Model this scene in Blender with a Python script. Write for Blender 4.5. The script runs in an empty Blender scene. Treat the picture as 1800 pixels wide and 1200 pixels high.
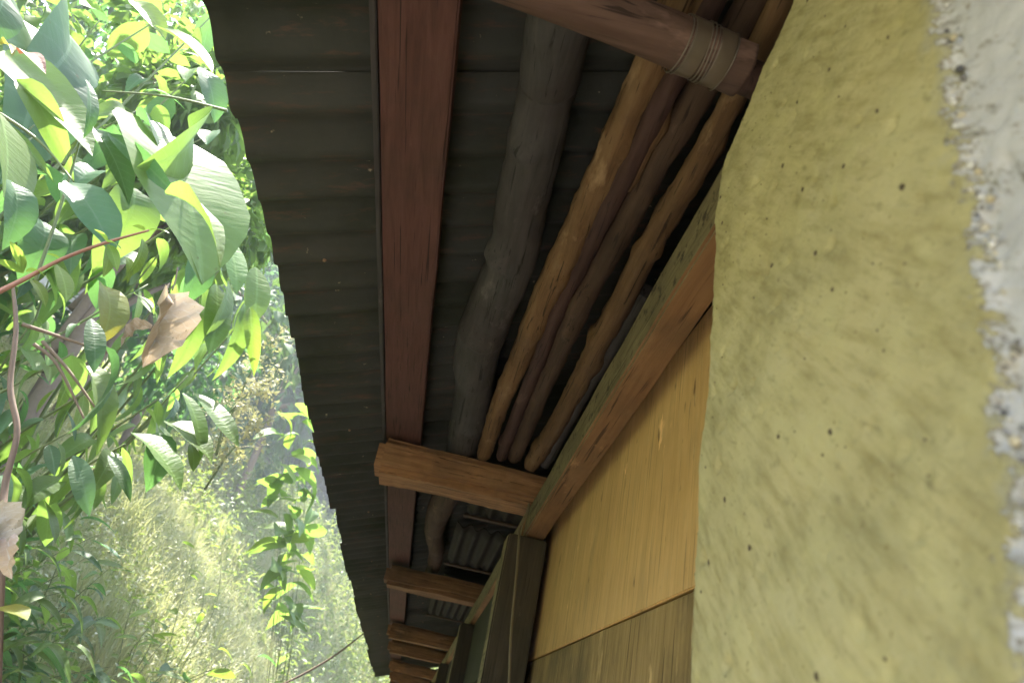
import bpy, bmesh, math, random
import numpy as np
from mathutils import Vector, Matrix, noise as mn

random.seed(7); rng = np.random.default_rng(7)
scn = bpy.context.scene
C = scn.collection

# ------------------------------------------------------------------ camera
FPX = 1300.0
Hx, Hy = -210.0, 720.0
vY = np.array([Hx, Hy, FPX]); vY /= np.linalg.norm(vY)
a_ = 480.0; b_ = (FPX*FPX + Hx*a_)/Hy
vZ = np.array([a_, -b_, FPX]); vZ /= np.linalg.norm(vZ)
vX = np.cross(vY, vZ)
RW = np.stack([vX, vY, vZ])
cam_d = bpy.data.cameras.new('camera'); cam = bpy.data.objects.new('camera', cam_d); C.objects.link(cam)
cam.matrix_world = Matrix([[RW[i, 0], -RW[i, 1], -RW[i, 2], 0] for i in range(3)] + [[0, 0, 0, 1]])
cam_d.sensor_width = 36; cam_d.lens = 26.0; cam_d.clip_start = 0.02; cam_d.clip_end = 600
cam_d.dof.use_dof = True; cam_d.dof.focus_distance = 1.9; cam_d.dof.aperture_fstop = 6.0
scn.camera = cam

# ------------------------------------------------------------------ sun, sky, exposure
SUN = Vector((-0.20, 0.20, 0.95)).normalized()
w = bpy.data.worlds.new('World'); scn.world = w; w.use_nodes = True
nt = w.node_tree; bg = nt.nodes['Background']
sky = nt.nodes.new('ShaderNodeTexSky'); sky.sky_type = 'NISHITA'; sky.sun_disc = False
sky.sun_elevation = math.asin(SUN.z); sky.sun_rotation = math.atan2(SUN.x, SUN.y)
sky.air_density = 1.2; sky.dust_density = 2.0
nt.links.new(sky.outputs[0], bg.inputs[0]); bg.inputs[1].default_value = 0.15
sd = bpy.data.lights.new('sun', 'SUN'); sd.energy = 4.5; sd.angle = math.radians(0.5); sd.color = (1, .95, .86)
so = bpy.data.objects.new('sun', sd); C.objects.link(so)
so.rotation_euler = SUN.to_track_quat('Z', 'Y').to_euler()
scn.view_settings.view_transform = 'Standard'; scn.view_settings.look = 'None'
scn.view_settings.gamma = 1; scn.view_settings.use_curve_mapping = False
scn.view_settings.exposure = 2.88
scn.render.engine = 'CYCLES'
scn.cycles.max_bounces = 10; scn.cycles.diffuse_bounces = 6; scn.cycles.transmission_bounces = 6

def at(u, v, y):
    """point seen in direction (u, v) of the 1800x1200 photograph at world depth y"""
    r = RW @ np.array([u-900.0, v-600.0, FPX])
    return Vector(r*(y/r[1]))

# ------------------------------------------------------------------ helpers
def tag(o, label=None, cat=None, group=None, kind=None):
    if label: o['label'] = label
    if cat: o['category'] = cat
    if group: o['group'] = group
    if kind: o['kind'] = kind
    return o

def empty(name, loc=(0, 0, 0)):
    o = bpy.data.objects.new(name, None); C.objects.link(o); o.location = loc; o.empty_display_size = .1
    o.matrix_world = Matrix.Translation(loc)
    return o

def link(name, me, mat=None, parent=None, loc=None, smooth=False):
    if mat is not None and len(me.materials) == 0: me.materials.append(mat)
    if smooth: me.polygons.foreach_set('use_smooth', [True]*len(me.polygons))
    o = bpy.data.objects.new(name, me); C.objects.link(o)
    if loc is not None: o.location = loc
    if parent is not None:
        o.parent = parent
        pm = Matrix.Translation(parent.location)
        o.matrix_parent_inverse = pm.inverted()
    return o

def mesh_np(name, V, F):
    """V (n,3), F (m,k) uniform faces"""
    me = bpy.data.meshes.new(name)
    V = np.ascontiguousarray(V, dtype=np.float32); F = np.ascontiguousarray(F, dtype=np.int32)
    m, k = F.shape
    me.vertices.add(len(V)); me.vertices.foreach_set('co', V.ravel())
    me.loops.add(m*k); me.loops.foreach_set('vertex_index', F.ravel())
    me.polygons.add(m); me.polygons.foreach_set('loop_start', np.arange(0, m*k, k, dtype=np.int32))
    me.update(calc_edges=True); me.validate()
    return me

def box_bm(bm, p0, p1, bevel=0.0, wob=0.0, seg=1):
    r = bmesh.ops.create_cube(bm, size=1)
    vs = r['verts']
    c = [(p0[i]+p1[i])/2 for i in range(3)]; s = [abs(p1[i]-p0[i]) for i in range(3)]
    for v in vs: v.co = Vector((v.co[i]*s[i]+c[i] for i in range(3)))
    if bevel:
        es = list({e for v in vs for e in v.link_edges})
        bmesh.ops.bevel(bm, geom=es, offset=bevel, segments=2, affect='EDGES')

def bm_mesh(name, bm):
    me = bpy.data.meshes.new(name); bm.to_mesh(me); bm.free(); return me

def beam_mesh(name, p0, p1, bevel=.008, cuts=24, amp=.004, axis=1, seed=0, taper=None):
    """hewn timber: bevelled box cut along its length and roughened"""
    bm = bmesh.new(); box_bm(bm, p0, p1, bevel)
    lo, hi = min(p0[axis], p1[axis]), max(p0[axis], p1[axis])
    n = Vector((0, 0, 0)); n[axis] = 1
    for k in range(1, cuts):
        co = Vector((0, 0, 0)); co[axis] = lo+(hi-lo)*k/cuts
        bmesh.ops.bisect_plane(bm, geom=bm.verts[:]+bm.edges[:]+bm.faces[:], plane_co=co, plane_no=n)
    for v in bm.verts:
        q = v.co.copy(); q[axis] *= .35
        d = mn.noise_vector((q*9)+Vector((seed*7.3, seed, 0)))
        d2 = mn.noise_vector((v.co*38)+Vector((seed, 0, seed)))
        d[axis] *= .2
        v.co += d*amp + d2*amp*.35
        if taper: v.co = taper(v.co)
    return bm_mesh(name, bm)

def tube_mesh(name, pts, rads, sides=12, sub=4, amp=.0, seed=0, knots=()):
    """tapered round stem through pts (Vectors)"""
    P = []; Rr = []
    n = len(pts)
    for i in range(n-1):
        p0 = pts[max(i-1, 0)]; p1 = pts[i]; p2 = pts[i+1]; p3 = pts[min(i+2, n-1)]
        for k in range(sub):
            t = k/sub
            P.append(.5*((2*p1)+(p2-p0)*t+(2*p0-5*p1+4*p2-p3)*t*t+(3*p1-p0-3*p2+p3)*t**3))
            Rr.append(rads[i]*(1-t)+rads[i+1]*t)
    P.append(pts[-1]); Rr.append(rads[-1])
    V = []; F = []
    up = Vector((0, 0, 1))
    for i, p in enumerate(P):
        T = (P[min(i+1, len(P)-1)]-P[max(i-1, 0)]).normalized()
        if abs(T.dot(up)) > .97: up = Vector((1, 0, 0))
        A = T.cross(up).normalized(); B = A.cross(T)
        up = B
        r = Rr[i]
        for j in range(sides):
            th = 2*math.pi*j/sides
            d = A*math.cos(th)+B*math.sin(th)
            rr = r
            if amp:
                rr += amp*mn.noise(Vector((d.x*2+seed*3, p.y*14+seed, d.z*2)))+amp*.5*mn.noise(Vector((d.x*6, p.y*50+seed, d.z*6)))
                for (ky, kth, kh) in knots:
                    rr += kh*math.exp(-((i/len(P)-ky)*len(P)/1.6)**2-((math.sin((th-kth)/2))/.35)**2)
            V.append(p+d*rr)
    for i in range(len(P)-1):
        for j in range(sides):
            a = i*sides+j; b = i*sides+(j+1) % sides
            F.append((a, b, b+sides, a+sides))
    me = bpy.data.meshes.new(name)
    F = [f for f in F] + [tuple(range(sides-1, -1, -1)), tuple(range((len(P)-1)*sides, len(P)*sides))]
    me.from_pydata([tuple(v) for v in V], [], F); me.update()
    for pl in me.polygons: pl.use_smooth = len(pl.vertices) == 4
    return me

# ------------------------------------------------------------------ materials
def mat_base(name):
    m = bpy.data.materials.new(name); m.use_nodes = True
    n = m.node_tree.nodes; return m, n, m.node_tree.links, n['Principled BSDF']

def ramp(n, stops):
    r = n.new('ShaderNodeValToRGB'); e = r.color_ramp.elements
    e[0].position, e[0].color = stops[0][0], (*stops[0][1], 1)
    e[1].position, e[1].color = stops[-1][0], (*stops[-1][1], 1)
    for p, c in stops[1:-1]:
        x = e.new(p); x.color = (*c, 1)
    return r

def noise_tex(n, l, co, scale, detail=4, rough=.6, vec_scale=None, rot=None, dist=0):
    if rot:
        m0 = n.new('ShaderNodeMapping'); l.new(co, m0.inputs[0]); m0.inputs['Rotation'].default_value = rot; co = m0.outputs[0]
    mp = n.new('ShaderNodeMapping'); l.new(co, mp.inputs[0])
    if vec_scale: mp.inputs['Scale'].default_value = vec_scale
    t = n.new('ShaderNodeTexNoise'); l.new(mp.outputs[0], t.inputs['Vector'])
    t.inputs['Scale'].default_value = scale; t.inputs['Detail'].default_value = detail
    t.inputs['Roughness'].default_value = rough; t.inputs['Distortion'].default_value = dist
    return t.outputs['Fac']

def mixc(n, l, fac, a, b, mode='MIX'):
    x = n.new('ShaderNodeMix'); x.data_type = 'RGBA'; x.blend_type = mode
    for s, v in ((x.inputs[0], fac), (x.inputs[6], a), (x.inputs[7], b)):
        if isinstance(v, (int, float)): s.default_value = v
        elif isinstance(v, tuple): s.default_value = (*v, 1)
        else: l.new(v, s)
    return x.outputs[2]

def thresh(n, l, src, lo, hi):
    m = n.new('ShaderNodeMapRange'); l.new(src, m.inputs[0])
    m.inputs[1].default_value = lo; m.inputs[2].default_value = hi; m.clamp = True
    return m.outputs[0]

def bump(n, l, b, h, strength=.4, dist=.01):
    x = n.new('ShaderNodeBump'); x.inputs['Strength'].default_value = strength; x.inputs['Distance'].default_value = dist
    l.new(h, x.inputs['Height']); l.new(x.outputs[0], b.inputs['Normal'])

def geo(n): 
    return n.new('ShaderNodeTexCoord').outputs['Object']

def wood(name, dark, mid, light, axis=1, grime=(.03, .03, .02), grime_amt=.5, rough=.8, bs=.35, lichen=None, coarse=1.0):
    m, n, l, b = mat_base(name); co = geo(n)
    sc = [22*coarse]*3; sc[axis] = 1.6*coarse
    g = noise_tex(n, l, co, 2.2, 6, .65, tuple(sc), dist=.6)
    r = ramp(n, [(.28, dark), (.5, mid), (.72, light)]); l.new(g, r.inputs[0])
    g2 = noise_tex(n, l, co, 3.5, 5, .65)
    c = mixc(n, l, thresh(n, l, g2, .45, .75), r.outputs[0], grime)
    x = mixc(n, l, grime_amt, r.outputs[0], c)
    s3 = [75*coarse]*3; s3[axis] = 2.2
    ck = noise_tex(n, l, co, 1.6, 3, .5, tuple(s3), dist=.4)
    ckf = thresh(n, l, ck, .60, .68)
    x = mixc(n, l, ckf, x, tuple(v*(.42 if name != 'pale_board' else .72) for v in dark))
    fl = noise_tex(n, l, co, 11 if 'red' not in name else 30, 5, .7, tuple(1.0 if k != axis else .35 for k in range(3)))
    x = mixc(n, l, thresh(n, l, fl, .60 if name not in ('red_brown_board', 'pale_board') else .66, .70 if 'red' not in name else .9), x, tuple(min(1, v*1.35+.01) for v in light))
    oi = n.new('ShaderNodeObjectInfo')
    hv = n.new('ShaderNodeHueSaturation'); l.new(x, hv.inputs['Color'])
    l.new(thresh_rng(n, l, oi.outputs['Random'], .82, 1.15), hv.inputs['Value'])
    col = hv.outputs[0]
    if name == 'pale_board':
        k1 = noise_tex(n, l, co, 5.5, 4, .6, (1, 1.5, .8)); col = mixc(n, l, thresh(n, l, k1, .55, .95), col, (.36, .25, .12))
        k2 = noise_tex(n, l, co, 26, 3, .6, (1, 1, .35)); col = mixc(n, l, thresh(n, l, k2, .66, .74), col, (.22, .13, .05))
        k3 = noise_tex(n, l, co, 90, 3, .6, (1, 1, .2)); col = mixc(n, l, thresh(n, l, k3, .58, .85), col, (.60, .45, .24))
    if lichen:
        g3 = noise_tex(n, l, co, 30, 4, .7)
        col = mixc(n, l, thresh(n, l, g3, .34, .44), lichen, col)
    l.new(col, b.inputs['Base Color']); b.inputs['Roughness'].default_value = rough
    b.inputs['Specular IOR Level'].default_value = .25
    bump(n, l, b, g, bs, .006)
    return m

def thresh_rng(n, l, src, a, b):
    m = n.new('ShaderNodeMapRange'); l.new(src, m.inputs[0]); m.inputs[3].default_value = a; m.inputs[4].default_value = b
    return m.outputs[0]

M = {}
M['roof'] = None
def roof_mat():
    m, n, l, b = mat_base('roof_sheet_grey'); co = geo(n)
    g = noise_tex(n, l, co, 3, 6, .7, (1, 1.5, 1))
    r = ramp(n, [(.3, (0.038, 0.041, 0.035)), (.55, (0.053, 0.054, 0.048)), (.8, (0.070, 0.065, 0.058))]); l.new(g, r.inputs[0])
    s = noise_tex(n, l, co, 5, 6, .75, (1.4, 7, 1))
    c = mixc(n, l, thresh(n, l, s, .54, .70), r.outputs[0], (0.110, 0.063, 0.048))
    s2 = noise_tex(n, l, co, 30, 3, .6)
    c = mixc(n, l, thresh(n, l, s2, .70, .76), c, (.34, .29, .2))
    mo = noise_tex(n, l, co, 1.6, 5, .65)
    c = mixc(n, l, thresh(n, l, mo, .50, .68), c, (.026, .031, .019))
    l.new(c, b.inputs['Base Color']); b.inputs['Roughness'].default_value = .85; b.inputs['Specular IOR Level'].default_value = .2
    g4 = noise_tex(n, l, co, 60, 4, .6)
    bump(n, l, b, g4, .25, .004)
    return m
M['roof'] = roof_mat()
M['red'] = wood('red_brown_board', (0.070, 0.030, 0.025), (0.098, 0.042, 0.035), (0.120, 0.055, 0.048), 1, grime_amt=.4, coarse=1.3)
M['joist'] = wood('hewn_joist', (0.144, 0.066, 0.032), (0.258, 0.134, 0.063), (0.337, 0.193, 0.099), 0, grime=(0.072, 0.052, 0.032), grime_amt=.75)
M['plate'] = wood('plate_timber', (0.168, 0.085, 0.040), (0.235, 0.127, 0.059), (0.286, 0.164, 0.079), 1, grime=(0.110, 0.073, 0.040), grime_amt=.7)
M['moss'] = wood('weathered_edge', (.17, .14, .075), (.24, .20, .11), (.31, .27, .15), 1, grime=(.10, .08, .045), grime_amt=.7, lichen=(.05, .04, .025), bs=.6)
M['post'] = wood('dark_post', (0.036, 0.028, 0.018), (0.054, 0.043, 0.028), (0.078, 0.062, 0.040), 2, grime=(0.024, 0.028, 0.016), grime_amt=.7)
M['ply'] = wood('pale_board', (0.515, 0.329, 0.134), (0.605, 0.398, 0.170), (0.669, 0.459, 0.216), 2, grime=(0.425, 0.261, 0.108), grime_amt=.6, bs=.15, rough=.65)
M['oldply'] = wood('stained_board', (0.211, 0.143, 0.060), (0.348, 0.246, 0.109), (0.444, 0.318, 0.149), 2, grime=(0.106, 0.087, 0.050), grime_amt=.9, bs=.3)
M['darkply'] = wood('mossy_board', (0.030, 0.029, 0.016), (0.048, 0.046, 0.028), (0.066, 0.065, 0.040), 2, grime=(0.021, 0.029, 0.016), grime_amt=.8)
M['pole_orange'] = wood('orange_pole', (0.087, 0.044, 0.019), (0.146, 0.082, 0.039), (0.186, 0.117, 0.062), 1, grime=(0.064, 0.038, 0.019), grime_amt=.7)
M['pole_brown'] = wood('brown_pole', (0.046, 0.027, 0.017), (0.074, 0.044, 0.029), (0.098, 0.060, 0.041), 1, grime=(0.033, 0.020, 0.014), grime_amt=.7)
M['pole_dark'] = wood('dark_pole', (0.034, 0.017, 0.014), (0.053, 0.027, 0.023), (0.067, 0.038, 0.032), 1, grime=(0.022, 0.015, 0.014), grime_amt=.7)
M['pole_grey'] = wood('grey_pole', (0.038, 0.037, 0.036), (0.058, 0.053, 0.054), (0.081, 0.072, 0.071), 1, grime=(0.034, 0.022, 0.022), grime_amt=.8, bs=.25)
M['pole_joist'] = wood('round_joist', (0.076, 0.041, 0.032), (0.107, 0.061, 0.048), (0.143, 0.083, 0.067), 0, grime=(0.061, 0.044, 0.037), grime_amt=.7)
M['stored'] = wood('stored_sheet', (0.013, 0.011, 0.009), (0.021, 0.017, 0.013), (0.031, 0.024, 0.018), 0, grime=(0.010, 0.009, 0.007), grime_amt=.7)

def simple(name, col, rough=.6, metal=0, spec=.5):
    m, n, l, b = mat_base(name); co = geo(n)
    g = noise_tex(n, l, co, 40, 3)
    c = mixc(n, l, g, tuple(x*.75 for x in col), tuple(min(1, x*1.25) for x in col))
    l.new(c, b.inputs['Base Color']); b.inputs['Roughness'].default_value = rough
    b.inputs['Metallic'].default_value = metal; b.inputs['Specular IOR Level'].default_value = spec
    return m
M['wire'] = simple('wire_steel', (.22, .19, .16), .5, .8)
M['strap'] = simple('dark_strap', (.10, .075, .055), .35, 0, .6)
M['cord'] = simple('old_cord', (.17, .14, .08), .7)

def mud_mat(both=False):
    m, n, l, b = mat_base('yellow_mud_render'); co = geo(n)
    R45 = (math.radians(-45), 0, 0)
    g = noise_tex(n, l, co, 6, 6, .6, (1, 1, 1))
    r = ramp(n, [(.3, (0.407, 0.365, 0.189)), (.5, (0.487, 0.447, 0.246)), (.72, (0.571, 0.534, 0.324))]); l.new(g, r.inputs[0])
    # trowel strokes running diagonally over the face
    st = noise_tex(n, l, co, 14, 5, .62, (1, 1, 5.5), (math.radians(-45), 0, 0))
    c = mixc(n, l, thresh(n, l, st, .45, .75), r.outputs[0], (.30, .265, .12))
    st2 = noise_tex(n, l, co, 26, 4, .6, (1, 1, 5), (math.radians(-45), 0, 0))
    c = mixc(n, l, thresh(n, l, st2, .56, .80), c, (.33, .30, .16))
    wm = noise_tex(n, l, co, 3.0, 3, .5)
    c = mixc(n, l, thresh(n, l, wm, .55, .95), c, (.50, .43, .21))
    gr = noise_tex(n, l, co, 9, 5, .7)
    c = mixc(n, l, thresh(n, l, gr, .62, .85), c, (.27, .26, .15))
    big = noise_tex(n, l, co, 13, 5, .6, (1, 1, 2.2), (math.radians(-45), 0, 0))
    c = mixc(n, l, thresh(n, l, big, .30, .52), (.53, .49, .26), c)
    bl = noise_tex(n, l, co, 34, 3, .55, (1, 1.2, 3), (math.radians(-45), 0, 0))
    c = mixc(n, l, thresh(n, l, bl, .60, .78), c, (.31, .28, .15))
    pk = noise_tex(n, l, co, 85, 2, .5, (1, 1.2, 2), (math.radians(-45), 0, 0))
    c = mixc(n, l, thresh(n, l, pk, .72, .78), c, (.22, .19, .10))
    # gritty lime showing through towards the broken edge
    sp = n.new('ShaderNodeSeparateXYZ'); l.new(co, sp.inputs[0])
    en = noise_tex(n, l, co, 30, 5, .7)
    ad2 = n.new('ShaderNodeMath'); ad2.operation = 'MULTIPLY_ADD'; l.new(en, ad2.inputs[0]); ad2.inputs[1].default_value = .09; l.new(sp.outputs[1], ad2.inputs[2])
    ff = thresh(n, l, ad2.outputs[0], .378, .352)
    c = mixc(n, l, ff, c, (.40, .385, .30))
    fine = noise_tex(n, l, co, 160, 3, .6)
    c = mixc(n, l, thresh(n, l, fine, .66, .74), c, (.25, .2, .09))
    if both:
        at_ = n.new('ShaderNodeAttribute'); at_.attribute_name = 'coat'
        e1 = noise_tex(n, l, co, 48, 7, .75, (1, 1, 2.2), (math.radians(-45), 0, 0))
        mm_ = n.new('ShaderNodeMath'); mm_.operation = 'MULTIPLY_ADD'; l.new(e1, mm_.inputs[0]); mm_.inputs[1].default_value = 1.5; l.new(at_.outputs['Fac'], mm_.inputs[2])
        lime = lime_col(n, l, co)
        # crevice shade under the lifted coat put into the colour, then the lime
        c = mixc(n, l, thresh(n, l, mm_.outputs[0], 1.31, 1.25), c, (.15, .135, .10))
        grit = noise_tex(n, l, co, 120, 3, .6, (1, 1.3, 2.2), (math.radians(-45), 0, 0))
        gr_ = ramp(n, [(.35, (.16, .15, .15)), (.45, (.40, .37, .33)), (.55, (.50, .52, .57)), (.68, (.66, .62, .55))]); l.new(grit, gr_.inputs[0])
        c = mixc(n, l, thresh(n, l, mm_.outputs[0], 1.27, 1.22), c, gr_.outputs[0])
        c = mixc(n, l, thresh(n, l, mm_.outputs[0], 1.21, 1.05), c, lime)
    l.new(c, b.inputs['Base Color']); b.inputs['Roughness'].default_value = .92; b.inputs['Specular IOR Level'].default_value = .15
    ad = n.new('ShaderNodeMath'); ad.operation = 'ADD'; l.new(st, ad.inputs[0]); l.new(fine, ad.inputs[1])
    bump(n, l, b, ad.outputs[0], .35, .004)
    return m
def lime_col(n, l, co):
    g = noise_tex(n, l, co, 14, 6, .65)
    r = ramp(n, [(.3, (.52, .52, .56)), (.6, (.61, .61, .65)), (.8, (.68, .68, .73))]); l.new(g, r.inputs[0])
    st = noise_tex(n, l, co, 34, 5, .65, (1, 1.2, 3.4), (math.radians(-45), 0, 0))
    c = mixc(n, l, thresh(n, l, st, .57, .68), r.outputs[0], (.26, .24, .22))
    st2 = noise_tex(n, l, co, 75, 3, .6, (1, 1.2, 2.6), (math.radians(-45), 0, 0))
    c = mixc(n, l, thresh(n, l, st2, .62, .72), c, (.30, .25, .21))
    st3 = noise_tex(n, l, co, 50, 3, .6, (1, 1.2, 3), (math.radians(-45), 0, 0))
    return mixc(n, l, thresh(n, l, st3, .64, .76), c, (.50, .54, .62))
M['mud'] = mud_mat()
M['mud_lime'] = mud_mat(True)
def pebble_mat():
    m, n, l, b = mat_base('pebble'); 
    oi = n.new('ShaderNodeObjectInfo')
    r = ramp(n, [(0, (.08, .08, .10)), (.2, (.20, .19, .19)), (.4, (.42, .45, .52)), (.6, (.55, .48, .33)), (.8, (.62, .62, .64)), (1, (.75, .74, .72))])
    l.new(oi.outputs['Random'], r.inputs[0]); l.new(r.outputs[0], b.inputs['Base Color'])
    b.inputs['Roughness'].default_value = .55
    return m
M['pebble'] = pebble_mat()

def leaf_mat(name, c0, c1, tcol, rough=.46, trans=.54, spec=.42, veins=True):
    m, n, l, b = mat_base(name)
    co = geo(n); oi = n.new('ShaderNodeObjectInfo')
    g = noise_tex(n, l, n.new('ShaderNodeNewGeometry').outputs['Position'], 4.5, 3)
    c = mixc(n, l, thresh(n, l, g, .35, .65), c0, c1)
    hs = n.new('ShaderNodeHueSaturation'); l.new(c, hs.inputs['Color'])
    l.new(thresh_rng(n, l, oi.outputs['Random'], .65, 1.35), hs.inputs['Value'])
    hm = n.new('ShaderNodeMath'); hm.operation = 'FRACT'
    h2 = n.new('ShaderNodeMath'); h2.operation = 'MULTIPLY'; h2.inputs[1].default_value = 7.3; l.new(oi.outputs['Random'], h2.inputs[0]); l.new(h2.outputs[0], hm.inputs[0])
    l.new(thresh_rng(n, l, hm.outputs[0], .475, .515), hs.inputs['Hue'])
    colr = hs.outputs[0]; vfac = None
    if veins:
        def mth(op, a, bb=None):
            x = n.new('ShaderNodeMath'); x.operation = op
            for s_, v_ in ((0, a), (1, bb)):
                if v_ is None: continue
                if isinstance(v_, (int, float)): x.inputs[s_].default_value = v_
                else: l.new(v_, x.inputs[s_])
            return x.outputs[0]
        sp = n.new('ShaderNodeSeparateXYZ'); l.new(co, sp.inputs[0])
        ax_ = mth('ABSOLUTE', sp.outputs[0])
        mid = mth('LESS_THAN', ax_, .011)
        sv = mth('FRACT', mth('MULTIPLY', mth('SUBTRACT', sp.outputs[1], mth('MULTIPLY', ax_, .7)), 11.0))
        side = mth('MULTIPLY', mth('LESS_THAN', sv, .13), .45)
        vfac = mth('MAXIMUM', mid, side)
        colr = mixc(n, l, mth('MULTIPLY', vfac, .6), colr, tuple(min(1, x*2.1+.03) for x in c1))
        blot = noise_tex(n, l, co, 5, 4, .6)
        sp2 = noise_tex(n, l, co, 24, 2, .5)
        colr = mixc(n, l, mth('MULTIPLY', thresh(n, l, sp2, .70, .74), .8), colr, (.12, .08, .03))
        colr = mixc(n, l, mth('MULTIPLY', thresh(n, l, blot, .55, .8), .5), colr, tuple(x*.55 for x in c0))
    l.new(colr, b.inputs['Base Color']); b.inputs['Roughness'].default_value = rough; b.inputs['Specular IOR Level'].default_value = spec
    vn = noise_tex(n, l, co, 6, 3, .5, (1, 5, 1))
    bump(n, l, b, vn, .25, .01)
    tr = n.new('ShaderNodeBsdfTranslucent')
    t2 = mixc(n, l, thresh(n, l, g, .3, .7), tcol, tuple(x*.7 for x in tcol))
    if vfac is not None: t2 = mixc(n, l, mth('MULTIPLY', vfac, .45), t2, tuple(x*.45 for x in tcol))
    l.new(t2, tr.inputs[0])
    mx = n.new('ShaderNodeMixShader'); mx.inputs[0].default_value = trans
    l.new(b.outputs[0], mx.inputs[1]); l.new(tr.outputs[0], mx.inputs[2])
    l.new(mx.outputs[0], n['Material Output'].inputs[0])
    return m
M['leaf'] = leaf_mat('green_leaf', (.085, .155, .045), (.13, .21, .055), (.28, .46, .075))
M['leaf_teal'] = leaf_mat('sky_shade_leaf', (.065, .14, .07), (.10, .17, .085), (.15, .34, .08))  # green leaf in blue sky shade, the shade mixed into its colour
M['leaf_lime'] = leaf_mat('young_leaf', (.16, .25, .05), (.22, .32, .07), (.30, .46, .06))
M['leaf_yellow'] = leaf_mat('yellow_leaf', (.30, .27, .04), (.20, .24, .04), (.5, .45, .06))
M['leaf_dry'] = leaf_mat('dry_leaf', (.55, .44, .32), (.70, .60, .47), (.5, .38, .25), rough=.7, trans=.35)
M['leaf_brown'] = leaf_mat('brown_leaf', (.18, .08, .04), (.28, .13, .06), (.35, .13, .05), rough=.6, trans=.3)
M['grass'] = leaf_mat('grass_blades', (0.183, 0.251, 0.094), (0.427, 0.400, 0.227), (0.549, 0.561, 0.227), rough=.5, trans=.35, veins=False)
M['herb'] = leaf_mat('herb_leaves', (0.067, 0.145, 0.049), (0.134, 0.211, 0.063), (0.300, 0.475, 0.084), trans=.35, veins=False)
M['far'] = leaf_mat('far_foliage', (0.050, 0.106, 0.046), (0.100, 0.163, 0.058), (0.175, 0.300, 0.065), rough=.6, trans=.3, veins=False)
M['blossom'] = leaf_mat('blossom', (.42, .40, .18), (.5, .46, .28), (.5, .5, .2), rough=.6, trans=.3, veins=False)
M['weed'] = leaf_mat('weed_leaves', (0.109, 0.188, 0.050), (0.218, 0.294, 0.076), (0.410, 0.529, 0.101), rough=.45, trans=.35, veins=False)
M['straw'] = leaf_mat('straw_leaves', (0.365, 0.363, 0.208), (0.514, 0.499, 0.341), (0.428, 0.430, 0.220), rough=.55, trans=.35, veins=False)
M['stem'] = simple('green_stem', (.15, .19, .07), .6)
M['stem_brown'] = simple('brown_stem', (.20, .14, .10), .8)
M['stem_red'] = simple('red_stem', (.34, .15, .08), .6)
M['bark'] = simple('bark', (.16, .12, .08), .9)

def earth_mat():
    m, n, l, b = mat_base('earth'); co = geo(n)
    g = noise_tex(n, l, co, 1.3, 6, .65)
    r = ramp(n, [(.35, (.10, .10, .045)), (.55, (.20, .18, .09)), (.75, (.32, .28, .16))]); l.new(g, r.inputs[0])
    # trodden pale yard beside the house
    sp = n.new('ShaderNodeSeparateXYZ'); l.new(co, sp.inputs[0])
    f = thresh(n, l, sp.outputs[0], -1.15, -.8)
    f2 = n.new('ShaderNodeMath'); f2.operation = 'MULTIPLY'; l.new(f, f2.inputs[0]); l.new(thresh(n, l, sp.outputs[1], 14.2, 13.0), f2.inputs[1])
    c = mixc(n, l, f2.outputs[0], r.outputs[0], (.30, .28, .235))
    l.new(c, b.inputs['Base Color']); b.inputs['Roughness'].default_value = .95
    bump(n, l, b, noise_tex(n, l, co, 14, 5), .6, .05)
    return m
M['earth'] = earth_mat()

# ------------------------------------------------------------------ terrain
GZ = -1.55
def smooth(a, b, x):
    t = np.clip((x-a)/(b-a), 0, 1); return t*t*(3-2*t)
def ground_z(x, y):
    x = np.asarray(x, float); y = np.asarray(y, float)
    s = np.maximum(-x-0.95, 0)
    near = 1.6*np.power(s+1e-6, .69)
    near = np.where(s < .12, near*s/.12, near)
    bumps = .10*np.sin(1.7*x+.6*y)+.08*np.sin(.9*y+2.1*x+1)+.05*np.sin(3.1*y-2.2*x)
    bumps = bumps*np.clip(s, 0, 1)
    far = .33*np.maximum(y-14, 0) - .0022*np.clip(y-14, 0, 75)**2
    far = np.where(y > 89, .33*75-.0022*75**2, far)
    back = .12*np.maximum(np.hypot(x, y)-60, 0)*0
    right = np.where((x > 0), 0, 0)
    z = GZ + np.minimum(near, 9+0*near) + bumps + far
    return z
xs = np.unique(np.concatenate([np.linspace(-220, -14, 22), np.linspace(-14, -1, 90), np.linspace(-1, 8, 12), np.linspace(8, 220, 16)]))
ys = np.unique(np.concatenate([np.linspace(-220, -4, 16), np.linspace(-4, 26, 120), np.linspace(26, 60, 24), np.linspace(60, 260, 16)]))
XX, YY = np.meshgrid(xs, ys); ZZ = ground_z(XX, YY)
V = np.stack([XX, YY, ZZ], -1).reshape(-1, 3); nx = len(xs)
idx = np.arange((len(ys)-1)*nx).reshape(len(ys)-1, nx)[:, :-1].ravel()
me = mesh_np('ground', V, np.stack([idx, idx+1, idx+nx+1, idx+nx], 1))
tag(link('ground', me, M['earth'], smooth=True), kind='structure')

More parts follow.
